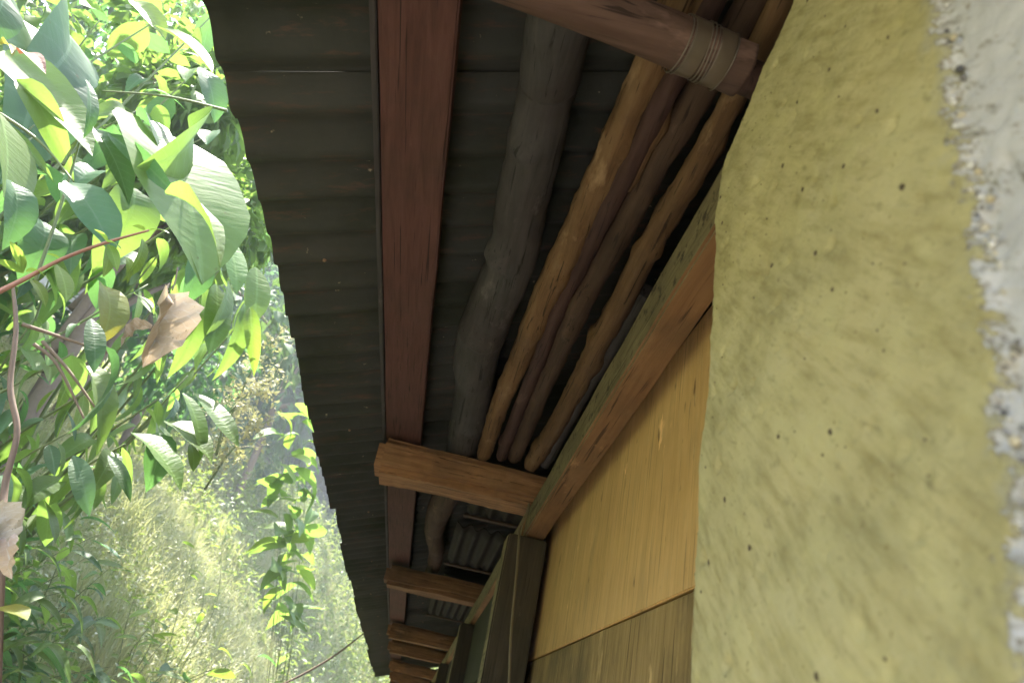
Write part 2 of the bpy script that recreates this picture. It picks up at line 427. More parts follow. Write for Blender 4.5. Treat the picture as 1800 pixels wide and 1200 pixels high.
# ------------------------------------------------------------------ the house
PITCH = math.tan(math.radians(20)); EX, EZ = -.607, 1.03
Y0, Y1 = -2.6, 14.35
RX = 2.6                                  # ridge
house = empty('wooden_house', (1.5, 6, GZ))
tag(house, 'plank and post house seen from under its corrugated eave', 'house')
CP = .134
def sheet_mesh(name, ya, yb, x0, z0, x1, z1, lift, seed):
    ny = int(round((yb-ya)/CP*12)); nxx = 14
    ln = math.hypot(x1-x0, z1-z0); nrm = np.array([-(z1-z0)/ln, (x1-x0)/ln])
    V = []; 
    for s in (0, 1):
        for i in range(nxx+1):
            t = i/nxx
            for j in range(ny+1):
                y = ya+(yb-ya)*j/ny
                h = .015*math.cos(2*math.pi*y/CP)+lift + (0.0015 if s else 0)
                h += .004*mn.noise(Vector((t*3, y*2, seed)))
                ex = (.012*mn.noise(Vector((y*2.1, seed, 1)))+.005*mn.noise(Vector((y*14, seed, 5)))) if i == 0 else 0
                V.append((x0+(x1-x0)*t+nrm[0]*h+ex, y, z0+(z1-z0)*t+nrm[1]*h))
    F = []; W = ny+1; O = (nxx+1)*W
    for i in range(nxx):
        for j in range(ny):
            a = i*W+j
            F.append((a, a+1, a+W+1, a+W)); F.append((O+a, O+a+W, O+a+W+1, O+a+1))
    for j in range(ny):
        F.append((j, O+j, O+j+1, j+1)); a = nxx*W+j; F.append((a, a+1, O+a+1, O+a))
    for i in range(nxx):
        a = i*W; F.append((a, a+W, O+a+W, O+a)); a = i*W+ny; F.append((a, O+a, O+a+W, a+W))
    me = bpy.data.meshes.new(name); me.from_pydata(V, [], F); me.update()
    me.polygons.foreach_set('use_smooth', [True]*len(me.polygons))
    return me
SW = 7*CP
k = 0; y = math.floor(Y0/CP)*CP
while y < Y1-.3:
    yb = min(y+SW+CP*.9, Y1)
    off = random.uniform(-.014, .014)
    ez = EZ+.015
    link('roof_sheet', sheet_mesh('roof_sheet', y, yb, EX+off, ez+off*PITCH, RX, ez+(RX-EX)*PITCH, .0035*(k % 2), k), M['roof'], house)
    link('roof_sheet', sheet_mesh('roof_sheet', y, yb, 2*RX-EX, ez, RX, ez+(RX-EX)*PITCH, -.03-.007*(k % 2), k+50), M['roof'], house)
    y += SW; k += 1

# nails through the sheets along the purlin and rust heads
def roof_z(x): return EZ+(x-EX)*PITCH
# red board purlin
def purl(co):
    return co
pb = beam_mesh('purlin', (-.32, Y0, 1.083), (-.178, Y1-.1, 1.118), .004, 60, .0025, 1, 3)
link('purlin', pb, M['red'], house)
pb2 = beam_mesh('purlin', (-.336, Y0, 1.083), (-.323, Y1-.1, 1.112), .002, 40, .0015, 1, 4)
o = link('edge_strip', pb2, M['pole_grey'], house)
for px in (.9, 1.9, 2.55):
    z = roof_z(px)
    link('purlin', beam_mesh('purlin', (px-.06, Y0, z-.075), (px+.06, Y1-.1, z-.006), .004, 20, .003, 1, int(px*10)), M['pole_dark'], house)

# wall plate (near length, then the far length butted on it)
def plate(ya, yb, seed, xo=.31):
    me = beam_mesh('wall_plate', (xo, ya, .812), (xo+.078, yb, .93), .006, max(8, int((yb-ya)*12)), .003, 1, seed)
    me.materials.append(M['plate']); me.materials.append(M['moss'])
    for p in me.polygons:
        if p.normal.x < -.75: p.material_index = 1
    return link('wall_plate', me, None, house)
plate(-2.0, 2.93, 1)
plate(2.935, 7.6, 2, .303)
plate(7.605, 14.0, 3, .30)

# joists resting on the plate
JY = [2.84, 5.08, 7.65, 8.9, 11.0, 12.6, 13.9]
for i, jy in enumerate(JY):
    def tp(co, i=i):
        # hewn, thinner and rounded towards the wall
        t = (co.x+.33)/.66
        c2 = co.copy()
        c2.z += -.010*max(0, t)*(1 if co.z > 1.0 else -.6)
        return c2
    h = .14 if i == 0 else .13
    me = beam_mesh('joist', (-.335 if i == 0 else -.318, jy-.01*(i == 0), .927), (1.2 if i else .42, jy+.19, .935+h), .028, 26, .010, 0, 11+i, tp)
    link('joist', me, M['joist'], house)
# round joist nearest the camera, its end bound with wire
jp = [Vector((-.34, .655, .985)), Vector((-.09, .678, .985)), Vector((.1, .704, .985)), Vector((.2, .72, .985)), Vector((.284, .735, .985))]
rj = link('round_joist', tube_mesh('round_joist', jp, [.038, .0392, .0402, .041, .0415], 20, 10, .003, 4), M['pole_joist'], house)
def ring(name, c, d, R, r, mat, parent, n=28, m=8, wob=.0):
    d = d.normalized(); A = d.cross(Vector((0, 0, 1))).normalized(); B = A.cross(d)
    V = []; F = []
    for i in range(n):
        t = 2*math.pi*i/n
        e = A*math.cos(t)+B*math.sin(t)
        rr = R+wob*math.sin(3*t+c.x*90); cc = c+d*(wob*2*math.sin(t+c.x*50))
        for j in range(m):
            q = 2*math.pi*j/m
            V.append(cc+e*(rr+r*math.cos(q))+d*(r*math.sin(q)))
    for i in range(n):
        for j in range(m):
            F.append((i*m+j, i*m+(j+1) % m, ((i+1) % n)*m+(j+1) % m, ((i+1) % n)*m+j))
    me = bpy.data.meshes.new(name); me.from_pydata([tuple(v) for v in V], [], F); me.update()
    return link(name, me, mat, parent, smooth=True)
link('tenon', tube_mesh('tenon', [Vector((.27, .733, .975)), Vector((.33, .741, .970)), Vector((.38, .748, .966))], [.028, .028, .027], 12, 3), M['pole_dark'], rj)
ax = Vector((1, .165, 0))
for cx, r in ((.176, .0012), (.182, .001), (.210, .0011), (.216, .0013), (.222, .001), (.252, .0011)):
    cc = Vector((cx, .72+(cx-.2)*.175, .985)); ring('wire_loop', cc, ax, .0436, r, M['wire'], rj, wob=.0012)
for cx in (.196, .237):   # dark tape between the loops
    V = []
    me = tube_mesh('tape_band', [Vector((c_, .72+(c_-.2)*.175, .985)) for c_ in (cx-.013, cx, cx+.013)], [.0428, .0433, .0428], 24, 4, .0012, 9)
    link('tape_band', me, M['strap'], rj)

# posts below each joist, with a pale lichened outer face
for i, py in enumerate([2.85, 5.15, 7.7, 9.95, 12.05, 13.95]):
    me = beam_mesh('post', (.245, py, GZ-.1), (.399, py+.14, .805), .006, 14, .003, 2, 31+i)
    me.materials.append(M['post']); me.materials.append(M['moss'])
    for p in me.polygons:
        if p.normal.x < -.75: p.material_index = 1
    link('post', me, None, house)
# boards of the wall: bay 1 has a wide pale board over a stained one
def board(ya, yb, za, zb, mat, seed, x=.425, tilt=0.0, th=.02):
    me = beam_mesh('board', (x, ya, za), (x+th, yb, zb), .0025, 10, .0015, 1, seed, (lambda c: Vector((c.x, c.y, c.z+tilt*(c.y-ya)))) if tilt else None)
    return link('board', me, mat, house)
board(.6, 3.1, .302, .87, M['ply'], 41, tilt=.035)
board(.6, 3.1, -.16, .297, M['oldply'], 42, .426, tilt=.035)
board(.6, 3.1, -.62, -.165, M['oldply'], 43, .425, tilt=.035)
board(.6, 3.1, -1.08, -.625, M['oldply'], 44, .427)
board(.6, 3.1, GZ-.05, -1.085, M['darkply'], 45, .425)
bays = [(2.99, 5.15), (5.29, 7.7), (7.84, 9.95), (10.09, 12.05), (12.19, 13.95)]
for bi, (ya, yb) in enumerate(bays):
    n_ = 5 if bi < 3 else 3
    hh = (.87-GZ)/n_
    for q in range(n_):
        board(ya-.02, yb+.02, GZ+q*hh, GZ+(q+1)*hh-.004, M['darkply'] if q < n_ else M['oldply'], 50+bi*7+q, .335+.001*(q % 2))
# gable and back walls closing the attic
def wallbox(name, p0, p1, mat):
    bm = bmesh.new(); box_bm(bm, p0, p1); return link(name, bm_mesh(name, bm), mat, house)
def gable(yc, th=.04):
    V = []
    for yy in (yc, yc+th):
        V += [(.40, yy, GZ), (2*RX-.4, yy, GZ), (2*RX-.4, yy, roof_z(.4)-.04), (RX, yy, roof_z(RX)-.04), (.40, yy, roof_z(.4)-.04)]
    F = [(0, 1, 2, 3, 4), (9, 8, 7, 6, 5)]+[(i, i+5, (i+1) % 5+5, (i+1) % 5) for i in range(5)]
    me = bpy.data.meshes.new('gable_wall'); me.from_pydata(V, [], F); me.update()
    link('gable_wall', me, M['darkply'], house)
gable(14.09); gable(-2.0)
wallbox('back_wall', (2*RX-.45, -1.95, GZ), (2*RX-.41, 14.08, roof_z(.4)-.05), M['darkply'])
# rusty nail heads with rain marks on the sheet ridges beside the purlin
nailm = simple('rusty_nail', (.26, .16, .10), .7)
for i in range(26):
    yy = round((0.45+i*.4)/CP)*CP+CP/2
    xx = -.45+random.uniform(-.03, .03) if i % 3 == 0 else random.uniform(-.12, .25)
    zz = roof_z(xx)+.002-.001
    bm = bmesh.new(); bmesh.ops.create_cone(bm, cap_ends=True, segments=8, radius1=.004, radius2=.0055, depth=.006)
    bmesh.ops.translate(bm, verts=bm.verts, vec=(xx, yy, zz-.004))
    link('nail', bm_mesh('nail', bm), nailm, house)

# ------------------------------------------------------------------ mud wall
WX = .27
wall = empty('mud_wall', (.42, -.6, GZ))
tag(wall, 'thick yellow mud rendered wall with its coat broken away to rough white lime', 'wall')
wy = np.unique(np.round(np.concatenate([np.linspace(-2.2, .12, 24), np.linspace(.12, .90, 190)]), 5))
wz = np.unique(np.round(np.concatenate([np.linspace(GZ, -.05, 24), np.linspace(-.05, .92, 230)]), 5))
def edge_y(z):
    return .318 + .004*mn.noise(Vector((z*9, 0, 3)))*2 + .014*mn.noise(Vector((z*26, 4, 0))) + .010*mn.noise(Vector((z*75, 9, 0)))+ .006*mn.noise(Vector((z*170, 2, 0))) + .01*(1-(z/.5))*.6*(z < .5)
def wall_surface(y, z):
    # top height follows the roof side, corner rounds off
    x = WX
    p = Vector((0, y, z))
    d = .010*mn.noise(p*4.2+Vector((3, 0, 0))) + .005*mn.noise(p*11)
    # diagonal trowel relief
    u = (y+z)*.707; v_ = (y-z)*.707
    d += .0014*mn.noise(Vector((5, u*9, v_*42))) + .0009*mn.noise(Vector((1, u*40, v_*120))) + .0007*mn.noise(p*170)
    # pits
    c = mn.noise(Vector((2, y*46, z*46)))
    if c > .50: d += (c-.50)*.028
    ey = edge_y(z)
    if y < ey:
        t = min(1, (ey-y)/.006)
        d += .007*t + (.0016*mn.noise(p*90)+.0014*mn.noise(Vector((7, u*60, v_*160))))*t
    # rounded far corner at y ~ .81
    R = .05
    cy = .812 + .006*mn.noise(Vector((z*5, 1, 1))) + .0025*mn.noise(Vector((z*30, 1, 8))) + (0 if z < .6 else -.0*z)
    if y > cy-R:
        s = (y-(cy-R))/R
        if s < 1.3:
            x += R*(1-math.sqrt(max(0, 1-min(s, 1)**2)))*.9
        y2 = min(y, cy)
        if y > cy: x += (y-cy)*1.6
        y = y2
    return x+d, y, z
V = []; 
topz = lambda y: .835+.10*min(max((.80-y)/.30, 0), 1)**.7 if y < .80 else .835
for z in wz:
    for y in wy:
        tz = topz(y)+.004*mn.noise(Vector((y*12, 3, 3)))
        # compress z so that the last rows roll over the top
        zz = z
        R = .045; over = 0
        if z > tz-R:
            s = (z-(tz-R))/R
            over = R*(1-math.sqrt(max(0, 1-min(s, 1)**2)))*.8
            if z > tz: over += (z-tz)*2.2
            zz = min(z, tz)
        x, y_, z_ = wall_surface(y, zz)
        V.append((x+over, y_, z_))
V = np.array(V); ny = len(wy)
idx = np.arange((len(wz)-1)*ny).reshape(len(wz)-1, ny)[:, :-1].ravel()
F = np.stack([idx, idx+ny, idx+ny+1, idx+1], 1)
me = mesh_np('render_coat', V, F)
me.materials.append(M['mud_lime'])
coat = np.array([min(1, max(0, (v[1]-edge_y(v[2]))/.06+.5)) for v in V], dtype=np.float32)
at_ = me.attributes.new('coat', 'FLOAT', 'POINT'); at_.data.foreach_set('value', coat)
me.polygons.foreach_set('use_smooth', [True]*len(F))
link('render_coat', me, None, wall)
bm = bmesh.new(); box_bm(bm, (WX+.075, -2.25, GZ-.05), (.62, .775, .80), .03)
link('wall_core', bm_mesh('wall_core', bm), M['mud'], wall)
# pebbles and crumbs along the broken edge (parts)
pm = []
for s in range(5):
    bm = bmesh.new(); bmesh.ops.create_icosphere(bm, subdivisions=2, radius=1)
    for v in bm.verts: v.co *= 1+.35*mn.noise(v.co*1.3+Vector((s*5, 0, 0)))
    m_ = bm_mesh('pebble', bm); m_.materials.append(M['pebble']); m_.polygons.foreach_set('use_smooth', [True]*len(m_.polygons)); pm.append(m_)
for i in range(280):
    z = random.uniform(0.0, .62)
    yy = edge_y(z)-abs(random.gauss(.0, .005))+.002
    o = link('pebble', random.choice(pm), None, wall, (WX+.004+random.uniform(-.001, .003)+.010*mn.noise(Vector((3, 0, 0))+Vector((0, yy, z))*4.2), yy, z))
    r = random.choice([.0009, .0012, .0014, .0018, .0022, .003])
    o.scale = (r*.8, r*random.uniform(.8, 1.1), r*random.uniform(1., 1.6)); o.rotation_euler = (math.radians(-45)+random.uniform(-.4, .4), random.uniform(-.3, .3), random.uniform(-.5, .5))
# dark bits of straw and grit caught in the render
gm = simple('dark_grit', (.10, .075, .045), .9)
for i in range(90):
    z = random.uniform(.02, .85); yy = random.uniform(.36, .79)
    x, y_, z_ = wall_surface(yy, z)
    o = link('grit', pm[i % 5].copy(), None, wall, (x, y_, z_)); o.data.materials.clear(); o.data.materials.append(gm)
    r = random.choice([.001, .0013, .0013, .0018, .0025, .0034]); o.scale = (.0006, r*.8, r*1.2); o.rotation_euler = (-.7, 0, 0)
# peeling fibre at the corner
fp = [at(1228, 640, .82), at(1216, 662, .825), at(1224, 684, .825), at(1214, 705, .825), at(1216, 730, .82), at(1224, 745, .815)]

# ------------------------------------------------------------------ poles stored on the joists
def on_z(u, v, z):
    r = RW @ np.array([u-900.0, v-600.0, FPX]); return Vector(r*(z/r[2]))
def pole(name, label, mat, pts, zc, amp=.003, seed=0, start=None, end=None, cat='pole', sides=16, knots=()):
    P = []; Rd = []
    for (u, v, wpx) in pts:
        p = on_z(u, v, zc)
        for _ in range(3):
            dep = (RW.T @ np.array(p))[2]; r = wpx*dep/FPX/2*.92
            p = on_z(u, v, zc+r)
        P.append(p+Vector((random.uniform(-.12, .12)*r, 0, random.uniform(0, .2)*r))); Rd.append(r*random.uniform(.95, 1.05))
    if not knots: knots = [(random.uniform(.25, .95), random.uniform(2.5, 6), Rd[-1]*random.uniform(.15, .35)) for _ in range(6)]
    if start: P.insert(0, P[0]+(P[0]-P[1]).normalized()*start); Rd.insert(0, Rd[0])
    if end: P.append(P[-1]+(P[-1]-P[-2]).normalized()*end); Rd.append(Rd[-1]*.95)
    o = link(name, tube_mesh(name, P, Rd, sides, 12, amp*1.05, seed, knots), mat)
    tag(o, label, cat, 'poles stored on the joists under the eave')
    return o
ZJ = 1.062
pole('stored_pole', 'thick smooth grey pole, nearest the red board and leftmost of the stored poles', M['pole_grey'],
     [(985, 60, 122), (965, 150, 116), (940, 260, 108), (921, 360, 104), (896, 460, 98), (866, 540, 90), (839, 620, 84), (829, 690, 74), (823, 750, 72)], ZJ, .004, 1, start=1.1, end=.25)
pole('stored_pole', 'orange brown stored pole just right of the thick grey pole, crooked and knotty', M['pole_orange'],
     [(1150, 110, 74), (1105, 215, 70), (1053, 325, 70), (1012, 410, 60), (966, 510, 52), (918, 620, 46), (882, 700, 36), (858, 775, 30)], ZJ, .006, 2, start=.9, end=.15)
pole('stored_pole', 'short thin orange stick ending between two thicker stored poles', M['pole_orange'],
     [(1188, 140, 28), (1160, 215, 34), (1132, 275, 30), (1103, 335, 14)], ZJ+.004, .003, 3, start=.5, sides=12)
pole('stored_pole', 'dark purplish thin pole squeezed behind the orange brown pole', M['pole_dark'],
     [(1075, 360, 36), (1018, 470, 38), (982, 545, 30), (945, 640, 26), (915, 710, 24), (890, 780, 24)], ZJ, .004, 4, end=.15, start=.6)
pole('stored_pole', 'dull brown stored pole in the middle of the bundle, dark at its near end', M['pole_brown'],
     [(1205, 200, 60), (1150, 300, 54), (1100, 390, 52), (1050, 480, 46), (1005, 570, 44), (960, 670, 38), (914, 780, 32)], ZJ, .005, 5, start=.7, end=.15)
pole('stored_pole', 'warm brown stored pole running closest above the mossy wall plate', M['pole_orange'],
     [(1292, 165, 44), (1240, 270, 50), (1185, 360, 50), (1140, 440, 50), (1085, 540, 46), (1035, 635, 42), (988, 730, 38), (950, 795, 34)], ZJ-.02, .006, 6, start=.6, end=.15)
pole('stored_pole', 'faint slate grey thin pole tucked in the shade beside the wall plate', M['pole_grey'],
     [(1060, 640, 26), (1012, 715, 26), (968, 800, 24)], ZJ, .003, 7, start=.4, end=.1, sides=12)
# sticks above the round joist at the top of the picture
pole('stored_pole', 'reddish stick above the round joist, beside the wire binding', M['pole_brown'],
     [(1262, -60, 26), (1238, 32, 24)], 1.10, .002, 8, end=.15, start=.3, sides=12)
# crooked branch between the first two joists
pole('crooked_branch', 'crooked brown branch hanging between the first and second squared joists', M['pole_brown'],
     [(800, 842, 50), (778, 890, 48), (763, 930, 38), (766, 970, 30), (762, 1002, 24)], 1.07, .006, 9, cat='branch', end=.1)

# stacked corrugated offcuts lying over the joists; wavy far edges
def offcut(label, x0, x1, ya, yb, z, n, seed):
    V = []; F = []; nxx = n*10; nyy = 6
    for s in (0, 1):
        for i in range(nxx+1):
            for j in range(nyy+1):
                x = x0+(x1-x0)*i/nxx; y = ya+(yb-ya)*j/nyy+.012*mn.noise(Vector((x*20, j, seed)))
                V.append((x, y, z+.012*math.cos(2*math.pi*n*i/nxx)+.004*s*1.5+.004*mn.noise(Vector((x*8, y*5, seed)))))
    W = nyy+1; O = (nxx+1)*W
    for i in range(nxx):
        for j in range(nyy):
            a = i*W+j; F += [(a, a+W, a+W+1, a+1), (O+a, O+a+1, O+a+W+1, O+a+W)]
        a = i*W; F.append((a, O+a, O+a+W, a+W)); a = i*W+nyy; F.append((a, a+W, O+a+W, O+a))
    me = bpy.data.meshes.new('corrugated_offcut'); me.from_pydata(V, [], F); me.update()
    t = empty('corrugated_offcut', ((x0+x1)/2, (ya+yb)/2, z)); tag(t, label, 'roof sheet', 'corrugated offcuts stored above the joists')
    link('sheet', me, M['stored'], t, smooth=True)
    bm = bmesh.new()
    box_bm(bm, (x0-.01, yb-.05, z-.022), (x1+.01, yb-.01, z-.013), .002)
    link('batten', bm_mesh('batten', bm), M['pole_brown'], t)
offcut('dark corrugated offcut just behind the thick orange joist', .085, .40, 3.15, 3.72, 1.095, 4, 1)
offcut('larger dark corrugated offcut lying before the second joist', .055, .42, 3.85, 4.72, 1.065, 5, 2)
offcut('small dark corrugated offcut stored beyond the second joist', .02, .40, 5.5, 6.9, 1.09, 6, 3)

# cord hanging down in front of the first post
cp = [Vector((.30, 2.98, .935)), Vector((.302, 2.84, .93)), Vector((.296, 2.825, .88)), Vector((.282, 2.82, .82)), Vector((.283, 2.80, .78)), Vector((.292, 2.74, .62)), Vector((.30, 2.66, .42)), Vector((.318, 2.56, .2)), Vector((.335, 2.46, -.05)), Vector((.35, 2.4, -.5))]
o = link('hanging_cord', tube_mesh('hanging_cord', cp, [.0045]*len(cp), 8, 6), M['cord'])
tag(o, 'thin olive cord hanging from the joist end down the dark post', 'cord')

# ------------------------------------------------------------------ leaves
def leaf_mesh(name, wratio=.5, fold=.25, droop=.35, peak=.4, tip=1.0, nseg=8, twist=0.0, wave=.0, seed=0, crumple=0):
    V = []; F = []
    for i in range(nseg+1):
        t = i/nseg
        wv = (t/peak)**.7 if t < peak else max(0.0, 1-((t-peak)/(1-peak))**(1.5*tip))
        wv = math.sin(min(1, wv)*math.pi/2)*wratio/2
        if i == 0: wv = wratio*.04
        z = -droop*t*t; y = t*(1-.25*droop*t)
        tw = twist*t
        for s in (-1, -.5, 0, .5, 1):
            x = s*wv; zz = z+fold*abs(x)-fold*.5*x*x/max(wratio, .1)+wave*math.sin(t*14+s*2+seed)*abs(s)
            if crumple: zz += crumple*mn.noise(Vector((x*7, t*6, seed))); x += .5*crumple*mn.noise(Vector((x*5, t*8, seed+4)))
            V.append((x*math.cos(tw)-(zz-z)*math.sin(tw), y, z+x*math.sin(tw)+(zz-z)*math.cos(tw)))
    for i in range(nseg):
        for s in range(4):
            a = i*5+s; F.append((a, a+1, a+6, a+5))
    me = bpy.data.meshes.new(name); me.from_pydata(V, [], F); me.update()
    me.polygons.foreach_set('use_smooth', [True]*len(me.polygons))
    return me
def leafset(mat, kinds):
    out = []
    for k, kw in enumerate(kinds):
        m_ = leaf_mesh('leaf', seed=k, **kw); m_.materials.append(mat); out.append(m_)
    return out
BROAD = [dict(wratio=.52, fold=.35, droop=.35, wave=.012), dict(wratio=.46, fold=.6, droop=.6, wave=.016), dict(wratio=.56, fold=.25, droop=.2, twist=.5), dict(wratio=.48, fold=.5, droop=.8, twist=-.4)]
LANCE = [dict(wratio=.27, fold=.4, droop=.35), dict(wratio=.24, fold=.6, droop=.6, twist=.5), dict(wratio=.3, fold=.3, droop=.2, twist=-.6), dict(wratio=.26, fold=.5, droop=.75)]
L = {}
for nm, mat in (('leaf', 'leaf'), ('teal', 'leaf_teal'), ('lime', 'leaf_lime'), ('yellow', 'leaf_yellow'), ('brown', 'leaf_brown')):
    L[nm+'_b'] = leafset(M[mat], BROAD); L[nm+'_l'] = leafset(M[mat], LANCE)

def frame(dirv, roll=0.0):
    d = dirv.normalized(); up = Vector((0, 0, 1))
    if abs(d.z) > .96: up = Vector((0, -1, .2)).normalized()
    s = d.cross(up).normalized(); nrm = s.cross(d)
    q = Matrix((s, d, nrm)).transposed()
    return q @ Matrix.Rotation(roll, 3, 'Y')
def put_leaf(me, p, dirv, ln, roll, parent, wid=1.0, name='leaf'):
    q = frame(dirv, roll)
    mw = Matrix.Translation(p) @ q.to_4x4() @ Matrix.Diagonal((ln*wid, ln, ln, 1))
    o = bpy.data.objects.new(name, me); C.objects.link(o)
    o.parent = parent; o.matrix_parent_inverse = Matrix.Translation(-Vector(parent.location)); o.matrix_basis = mw
    return o
def base_px(u0, v0, u1, v1, y0, y1): return at(u0, v0, y0), at(u1, v1, y1)
def hero(parent, mesh, u0, v0, u1, v1, y0, y1=None, roll=0.0, wid=1.0):
    if y1 is None: y1 = y0
    a, b = base_px(u0, v0, u1, v1, y0, y1)
    return put_leaf(mesh, a, b-a, (b-a).length*1.05, roll, parent, wid)

def joined_leaves(name, mesh_list, mats4, mat, parent=None):
    """join many leaf placements (4x4 matrices) into one mesh"""
    Vs = []; Fs = []; off = 0
    arr = []
    for me in mesh_list:
        v = np.empty(len(me.vertices)*3, np.float32); me.vertices.foreach_get('co', v)
        f = np.array([list(p.vertices) for p in me.polygons]); arr.append((v.reshape(-1, 3), f))
    for i, m4 in enumerate(mats4):
        v, f = arr[i % len(arr)]
        m4 = np.array(m4); Vs.append(v@m4[:3, :3].T+m4[:3, 3]); Fs.append(f+off); off += len(v)
    me = mesh_np(name, np.concatenate(Vs), np.concatenate(Fs))
    return link(name, me, mat, parent, smooth=True)

SHB = {}
def shrub(name, label, root, tips, lsets, llen, per, droop_dir=-.5, cat='shrub', group=None, stem_r=.012, stem_mat='stem', spread=.12, cap=300, start=.3, side=.8, rnd=None, colorw=None):
    """root point, list of tip points; stems arc root -> tip and carry leaves as parts"""
    r = random.Random(rnd if rnd is not None else hash(label) % 1000)
    t = empty(name, root); tag(t, label, cat, group)
    places = []
    for tp_ in tips:
        tp_ = Vector(tp_); mid = Vector(root).lerp(tp_, .55)+Vector((r.uniform(-1, 1)*spread, r.uniform(-1, 1)*spread, spread*1.2+r.uniform(0, .5)*spread))
        pts = [Vector(root), Vector(root).lerp(mid, .5)+Vector((0, 0, spread*.4)), mid, tp_]
        link('stem', tube_mesh('stem', pts, [stem_r, stem_r*.8, stem_r*.55, stem_r*.2], 6, 5), M[stem_mat], t)
        for k in range(per):
            u = start+(1-start)*((k+r.random())/per)
            # point on polyline
            s = u*3; i = min(2, int(s)); p = pts[i].lerp(pts[i+1], s-i)
            ax_ = (pts[min(3, i+1)]-pts[i]).normalized()
            th = k*2.4+r.uniform(-.5, .5)
            sv = Vector((math.cos(th), math.sin(th), 0))
            d = (ax_*.45+sv*side+Vector((0, 0, droop_dir+r.uniform(-.35, .35)))).normalized()
            ln = llen*r.uniform(.6, 1.15)
            places.append((p+sv*.01, d, ln, r.uniform(-.6, .6), r.random()))
    places.sort(key=lambda a: a[0].length)
    tot = len(lsets)
    for (p, d, ln, ro, q) in places[:cap]:
        ms = lsets[int(q*tot)]; put_leaf(r.choice(ms), p, d, ln, ro, t)
    rest = places[cap:]
    if rest:
        mats = [Matrix.Translation(p) @ frame(d, ro).to_4x4() @ Matrix.Diagonal((ln, ln, ln, 1)) for (p, d, ln, ro, q) in rest]
        o = joined_leaves('foliage', lsets[0], mats, lsets[0][0].materials[0], t); o['kind'] = 'stuff'
    return t
def gz(x, y): return float(ground_z(x, y))
def groot(x, y): return (x, y, gz(x, y))
def tips_px(lst): return [at(u, v, y) for (u, v, y) in lst]

# A: large leaved shrub filling the upper left
A = shrub('broadleaf_shrub', 'tall shrub with big broad green leaves leaning toward the eave edge', groot(-2.3, 2.6),
          tips_px([(60, -40, 2.4), (180, 30, 2.3), (300, 20, 2.5), (350, 120, 2.4), (120, 120, 2.1), (250, 190, 2.2), (380, 230, 2.3), (400, 330, 2.6),
                   (60, 220, 2.0), (180, 300, 2.1), (300, 330, 2.3), (20, 320, 2.1), (420, -20, 2.8), (100, 420, 2.3)]),
          [L['leaf_b'], L['teal_b'], L['leaf_b']], .22, 16, -.75, rnd=3)
# hero leaves read off the picture, on the same shrub
for (u0, v0, u1, v1, y0, y1, ro, wd, ms) in [
    (250, 215, 440, 395, 1.75, 1.65, .5, 1.35, 'leaf_b'), (290, 340, 452, 372, 1.5, 1.45, .15, .9, 'leaf_b'),
    (330, 205, 410, 330, 1.7, 1.7, -.6, 1.4, 'leaf_b'), (240, 205, 350, 250, 1.75, 1.7, .3, 1.1, 'teal_b'),
    (30, 30, 200, 190, 2.0, 1.9, .2, 1.2, 'teal_b'), (100, 40, 250, 130, 2.1, 2.0, -.3, 1.2, 'teal_b'),
    (10, 90, 148, 215, 1.7, 1.6, 1.2, .55, 'leaf_b'), (28, 140, 138, 225, 1.6, 1.6, 1.25, .6, 'leaf_b'),
    (150, 140, 190, 225, 1.6, 1.6, .3, .9, 'teal_l'), (165, 225, 250, 320, 1.6, 1.6, .9, .6, 'teal_b'),
    (190, 235, 305, 315, 1.6, 1.55, 1.3, .5, 'teal_l'), (0, 215, 92, 285, 1.6, 1.6, 1.3, .5, 'leaf_l'),
    (20, 320, 70, 400, 1.5, 1.5, .4, 1.3, 'teal_b'), (118, 320, 215, 395, 1.6, 1.55, .8, .9, 'teal_b'),
    (0, 200, 45, 330, 1.5, 1.5, .2, 1.6, 'leaf_b'), (0, -20, 50, 60, 1.5, 1.5, 0, 1.5, 'teal_b'),
    (280, 50, 375, 90, 2.0, 1.9, .9, .7, 'leaf_b'), (355, 120, 400, 190, 1.9, 1.9, .8, 1.0, 'teal_b'),
    (255, 160, 320, 145, 1.8, 1.8, .9, .8, 'teal_l'), (230, 0, 300, 40, 2., 2., 1.0, 1.1, 'lime_b'),
    (0, 78, 40, 66, 1.55, 1.5, .2, .6, 'yellow_b'), (35, 95, 80, 75, 1.55, 1.5, .6, 1.2, 'brown_b')]:
    hero(A, random.choice(L[ms]), u0, v0, u1, v1, y0, y1, ro, wd)
for (u0, v0, u1, v1, y) in [(110, 290, 148, 225, 1.7), (0, 200, 130, 320, 1.65), (60, 500, 150, 215, 1.72), (400, 195, 180, 160, 1.8)]:
    a, b = at(u0, v0, y), at(u1, v1, y)
    link('stem', tube_mesh('stem', [a, a.lerp(b, .5)+Vector((0, 0, .02)), b], [.005, .004, .002], 6, 6), M['stem'], A)

